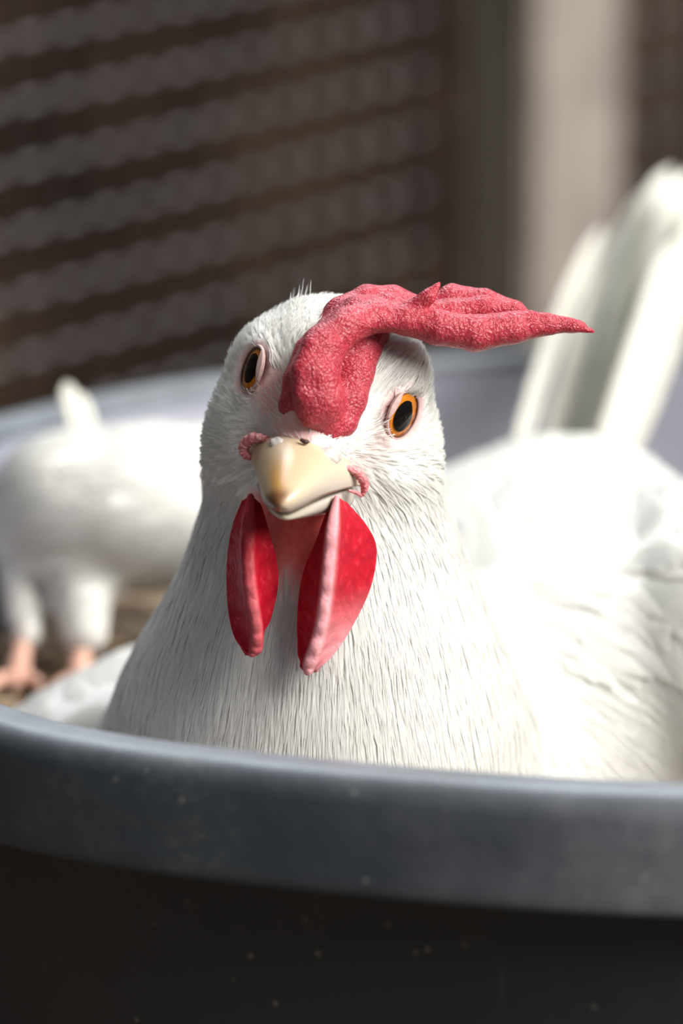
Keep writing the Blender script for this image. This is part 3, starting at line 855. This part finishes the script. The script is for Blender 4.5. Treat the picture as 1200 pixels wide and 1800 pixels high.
# wattles ------------------------------------------------------------------
def wattle(rows, label, pale_fn):
    S = catmull(np.array([[K(*o), K(*f), K(*i)] for f, o, i in rows]), 46)
    m = 33; Vv = []; pale = []
    for i, (O, Fp, I) in enumerate(S):
        s = i / 45
        for j in range(m):
            u = j / (m - 1)
            # two flaps meeting in a rounded crest
            a = 0.5 - u
            x = max(0.0, (abs(a) - 0.05) / 0.45)
            cx = (a / 0.05) * 0.085 if abs(a) < 0.05 else math.copysign(0.085, a)
            edge = O if a > 0 else I
            so = 1 if O[0] > I[0] else -1
            p = Fp + (edge - Fp) * x + np.array([cx * so * (1 - x) * min(1, 6 * s, 6 * (1 - s) + 0.2), 0, 0])
            bow = -math.sin(math.pi * x ** 0.6) * (0.10 if a > 0 else 0.14)
            p = p + np.array([0.35 * so * (1 if a > 0 else -1), 0, 0.9]) * bow
            wr = 0.018 * math.sin(s * 60 + u * 5 + 2 * math.sin(u * 9)) * (1 - x) + 0.012 * math.sin(s * 34 + u * 14)
            p = p + np.array([0, 0, 1]) * wr
            Vv.append(p); pale.append(pale_fn(s, u))
    me = mesh_from('wattle', to_world(np.array(Vv)), grid_faces(46, m)); attr(me, 'pale', pale)
    o = link('wattle', me, M['wattle'], hen); o['label'] = label
    md = o.modifiers.new('thickness', 'SOLIDIFY'); md.thickness = 0.0011; md.offset = 0
    sb = o.modifiers.new('round', 'SUBSURF'); sb.levels = 1; sb.render_levels = 1
    return o
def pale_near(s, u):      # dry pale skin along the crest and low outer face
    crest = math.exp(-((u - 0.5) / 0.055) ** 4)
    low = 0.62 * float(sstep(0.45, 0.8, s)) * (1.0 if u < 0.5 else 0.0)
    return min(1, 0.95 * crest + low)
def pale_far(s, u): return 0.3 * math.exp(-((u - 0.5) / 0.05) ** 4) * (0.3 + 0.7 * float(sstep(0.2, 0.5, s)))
wattle([((592, 872, 1.45), (604, 884, 0.95), (578, 892, 1.15)),
        ((584, 925, 1.75), (642, 925, 0.70), (560, 950, 1.0)),
        ((578, 990, 1.80), (660, 965, 0.55), (536, 1005, 0.95)),
        ((572, 1050, 1.75), (650, 1030, 0.60), (526, 1060, 0.95)),
        ((562, 1110, 1.65), (620, 1095, 0.85), (524, 1115, 1.05)),
        ((545, 1160, 1.5), (588, 1148, 1.15), (526, 1158, 1.2)),
        ((540, 1184, 1.35), (556, 1180, 1.25), (533, 1178, 1.25))], 'red wattle with pale pink front edge', pale_near)
wattle([((441, 868, 1.3), (430, 880, 0.85), (456, 884, 1.0)),
        ((437, 930, 1.55), (412, 925, 0.75), (472, 940, 0.95)),
        ((437, 995, 1.65), (402, 985, 0.65), (487, 1005, 0.9)),
        ((443, 1055, 1.6), (402, 1055, 0.75), (482, 1058, 1.0)),
        ((451, 1105, 1.5), (410, 1110, 0.95), (468, 1100, 1.1)),
        ((450, 1140, 1.35), (424, 1140, 1.15), (458, 1132, 1.2)),
        ((442, 1151, 1.25), (434, 1151, 1.2), (448, 1148, 1.2))], 'crimson wattle in the shade', pale_far)

# tail ---------------------------------------------------------------------
def tail_feather(base, tip, bend, width, name='tail_feather', mat=None, parent=None):
    b, t = K(*base), K(*tip); n = 18
    mid = (b + t) / 2 + np.array(bend); Vv = []
    P_ = [(1 - s) ** 2 * b + 2 * s * (1 - s) * mid + s * s * t for s in np.linspace(0, 1, n)]
    ax = t - b; ax /= np.linalg.norm(ax)
    face = np.array([0.65, 0.1, 0.75]); side = np.cross(ax, face); side /= np.linalg.norm(side); nn = np.cross(side, ax)
    for i, p in enumerate(P_):
        s = i / (n - 1); wd = width * (0.35 + 0.65 * math.sin(math.pi * min(1, 0.18 + s * 0.6))) * (1 if s < 0.8 else math.sqrt(max(1 - ((s - 0.8) / 0.2) ** 2, 0.01)))
        for k in range(7):
            u = (k - 3) / 3; Vv.append(p + side * u * wd - nn * 0.18 * wd * u * u + nn * 0.02 * math.sin(s * 70 + abs(u) * 6))
    o = link(name, mesh_from(name, to_world(np.array(Vv)), grid_faces(n, 7)), mat or M['quill'], parent or hen)
    md = o.modifiers.new('thickness', 'SOLIDIFY'); md.thickness = 0.0006
    Vt, Ft = tube(np.array(P_) + nn * 0.04, np.linspace(0.07, 0.015, n), 6)
    link('quill', mesh_from('quill', to_world(Vt), Ft), mat or M['quill'], o)
    return o
TB = [((900, 850, -20.5), (1058, 400, -25), (-0.3, 0.1, 0.2), 0.24), ((960, 830, -22), (1110, 380, -26), (-0.1, 0, 0), 0.45),
      ((1000, 825, -22.5), (1150, 330, -26.5), (0, 0, 0), 0.6), ((1030, 830, -22), (1180, 295, -26), (0.1, 0, 0), 0.62),
      ((1060, 830, -21.5), (1215, 300, -25), (0.15, -0.1, 0.1), 0.6), ((1080, 835, -21), (1255, 330, -24), (0.1, -0.1, 0.2), 0.55),
      ((1060, 835, -20.5), (1200, 420, -22.5), (0.1, -0.1, 0.2), 0.55)]
for b_, t_, bd, wd in TB: tail_feather(b_, t_, bd, wd)

# ------------------------------------------------------------------ the hen behind
W2 = -16.5
hen2 = empty('hen', np.array([*(to_world(K(300, 1000, W2))[0][:2]), BED_Z / 100]))
tag(hen2, 'smaller white hen crouching on the bedding behind, blurred and half hidden', 'hen', 'white hens in the tub')
def hen2_sdf(P):
    d = ell(P, K(255, 890, W2), (2.95, 1.68, 2.6), rotm(0, 0, 3))
    d = smin(d, ell(P, K(110, 880, W2 + 0.4), (1.35, 1.30, 1.6)), 0.6)
    d = smin(d, cone(P, K(140, 960, W2 + 0.8), K(150, 1110, W2 + 1.5), 0.8, 0.45), 0.5)
    d = smin(d, cone(P, K(30, 960, W2 + 0.2), K(50, 1115, W2 + 1.2), 0.45, 0.28), 0.3)
    d = smin(d, chain(P, [K(430, 850, W2 - 0.3), K(560, 780, W2 - 1.0), K(605, 730, W2 - 0.3)], [1.2, 0.95, 0.85], 0.5), 0.8)
    return d
V2_, Q2_ = surface_nets(hen2_sdf, (-8.6, -3.8, -20.8), (1.9, 3.4, -12.0), 0.2)
me = mesh_from('body', to_world(V2_), Q2_); attr(me, 'skin', np.zeros(len(V2_))); attr(me, 'throat', np.zeros(len(V2_)))
link('body', me, M['down'], hen2)
P = scatter(V2_, Q2_, 2200, np.ones(len(Q2_)))
make_strips('body_feathers', hen2_sdf, P, lambda p: np.tile(np.array([-1.0, -0.25, 0.0]), (len(p), 1)), RNG.uniform(0.5, 1.1, len(P)),
            RNG.uniform(0.15, 0.35, len(P)), RNG.uniform(0.03, 0.15, len(P)), M['fluff'], hen2, 4)
tail_feather((150, 790, W2 - 0.2), (118, 672, W2 - 0.4), (0.05, 0, 0), 0.26, parent=hen2)
tail_feather((165, 790, W2 - 0.3), (140, 690, W2 - 0.5), (0.05, 0, 0), 0.24, parent=hen2)
for a_, b_ in (((45, 1105, W2 + 1.2), (32, 1185, W2 + 1.6)), ((150, 1100, W2 + 1.5), (140, 1190, W2 + 1.9))):
    Vt, Ft = tube(np.array([K(*a_), (K(*a_) + K(*b_)) / 2, K(*b_)]), [0.22, 0.2, 0.24], 10)
    leg = link('leg', mesh_from('leg', to_world(Vt), Ft), M['shank'], hen2)
    for dx in (-0.55, 0.0, 0.55):
        e = K(*b_); Vt, Ft = tube(np.array([e, e + np.array([dx * 0.6, -0.1, 0.5]), e + np.array([dx, -0.25, 1.0])]), [0.16, 0.14, 0.07], 8)
        link('toe', mesh_from('toe', to_world(Vt), Ft), M['shank'], leg)
def comb2(P):
    d = chain(P, [K(655, 728, W2 - 0.3), K(625, 665, W2 - 0.3), K(580, 660, W2 - 0.3)], [0.16, 0.2, 0.16], 0.1)
    for x in (590, 615, 640): d = smin(d, cone(P, K(x, 670, W2 - 0.3), K(x - 8, 640, W2 - 0.3), 0.14, 0.05), 0.08)
    return d
Vc, Qc = surface_nets(comb2, (-1.2, 1.4, W2 - 1.1), (1.6, 3.6, W2 + 0.6), 0.08)
link('comb', mesh_from('comb', to_world(Vc), Qc), M['comb'], hen2)
Vt, Ft = tube(np.array([K(665, 735, W2 - 0.3), K(695, 745, W2 - 0.3), K(718, 757, W2 - 0.3)]), [0.36, 0.24, 0.04], 12)
me = mesh_from('beak', to_world(Vt), Ft); attr_color(me, 'horn', np.tile(np.array([0.82, 0.66, 0.42]), (len(Vt), 1)))
link('beak', me, M['beak'], hen2)
for dz in (0.25, -0.25):
    lump('wattle', K(660, 800, W2 - 0.3 + dz), (0.28, 0.5, 0.09), rotm(0, 0, 8), M['comb'], hen2, 0.05)
for sgn in (1, -1):
    lump('eye', K(615, 722, W2 - 0.3 + sgn * 0.72), (0.3, 0.3, 0.16), rotm(0, 0, 0), M['iris'], hen2)

# bedding inside the tub ---------------------------------------------------
nr, nt_ = 26, 96; V = []
def bed_h(x, y):
    return 0.35 * math.sin(x * 0.9 + 1) * math.cos(y * 0.8) + 0.2 * math.sin(2.3 * x + 1.7 * y)
for i in range(nr):
    r = (TUB_R - 1.45) * i / (nr - 1) + 0.01
    for k in range(nt_):
        th = 2 * math.pi * k / nt_; x, y = r * math.cos(th), r * math.sin(th)
        V.append((x / 100, y / 100, (BED_Z + bed_h(x, y) * (1 - (i / (nr - 1)) ** 6)) / 100))
V = np.array(V)
def from_world(W):
    W = np.asarray(W) * 100 - ORG; return np.stack([W @ B_R, W @ B_U, W @ B_B], 1)
def in_hens(W): P_ = from_world(W); return np.minimum(body_sdf(P_), hen2_sdf(P_))
off = np.array(tub.location)
for _ in range(40):                                   # hollow pressed out under the sitting birds
    low = (in_hens(V + off) < 0.25) & (V[:, 2] > 0.012); V[low, 2] -= 0.003
Fb = grid_faces(nr, nt_, True)
sp = []; sf = []; base = 0
for i in range(2600):
    r = (TUB_R - 1.9) * math.sqrt(random.random()); th = random.random() * 6.283
    x, y = r * math.cos(th), r * math.sin(th); a = random.random() * 6.283; L = random.uniform(0.35, 1.3); wd = random.uniform(0.04, 0.12)
    dx, dy = math.cos(a), math.sin(a); zz = BED_Z + bed_h(x, y) + random.uniform(0.02, 0.25); sl = random.uniform(-0.2, 0.2)
    if (x + dx * L) ** 2 + (y + dy * L) ** 2 > (TUB_R - 1.7) ** 2: continue
    for (t, s) in ((0, -1), (0, 1), (1, 1), (1, -1)):
        sp.append(((x + dx * L * t - dy * wd * s) / 100, (y + dy * L * t + dx * wd * s) / 100, (zz + sl * t + 0.03 * s) / 100))
    sf.append((base, base + 1, base + 2, base + 3)); base += 4
sp = np.array(sp).reshape(-1, 4, 3); keep = (in_hens((sp + off).reshape(-1, 3)).reshape(-1, 4) > 0.2).all(1)
sp = sp[keep].reshape(-1, 3); sf = [(4 * q, 4 * q + 1, 4 * q + 2, 4 * q + 3) for q in range(int(keep.sum()))]
bed = link('bedding', mesh_from('bedding', V, Fb), M['litter'])
bed.location = tub.location
tag(bed, 'brown loose litter bedding lying inside the dark tub', 'bedding', kind='stuff')
straw = bpy.data.objects.new('straw', mesh_from('straw', np.array(sp), sf)); straw.data.materials.append(M['straw'])
COL.objects.link(straw); straw.parent = bed; straw['kind'] = 'stuff'

if __name__ == '__main__':
    bpy.context.view_layer.update()
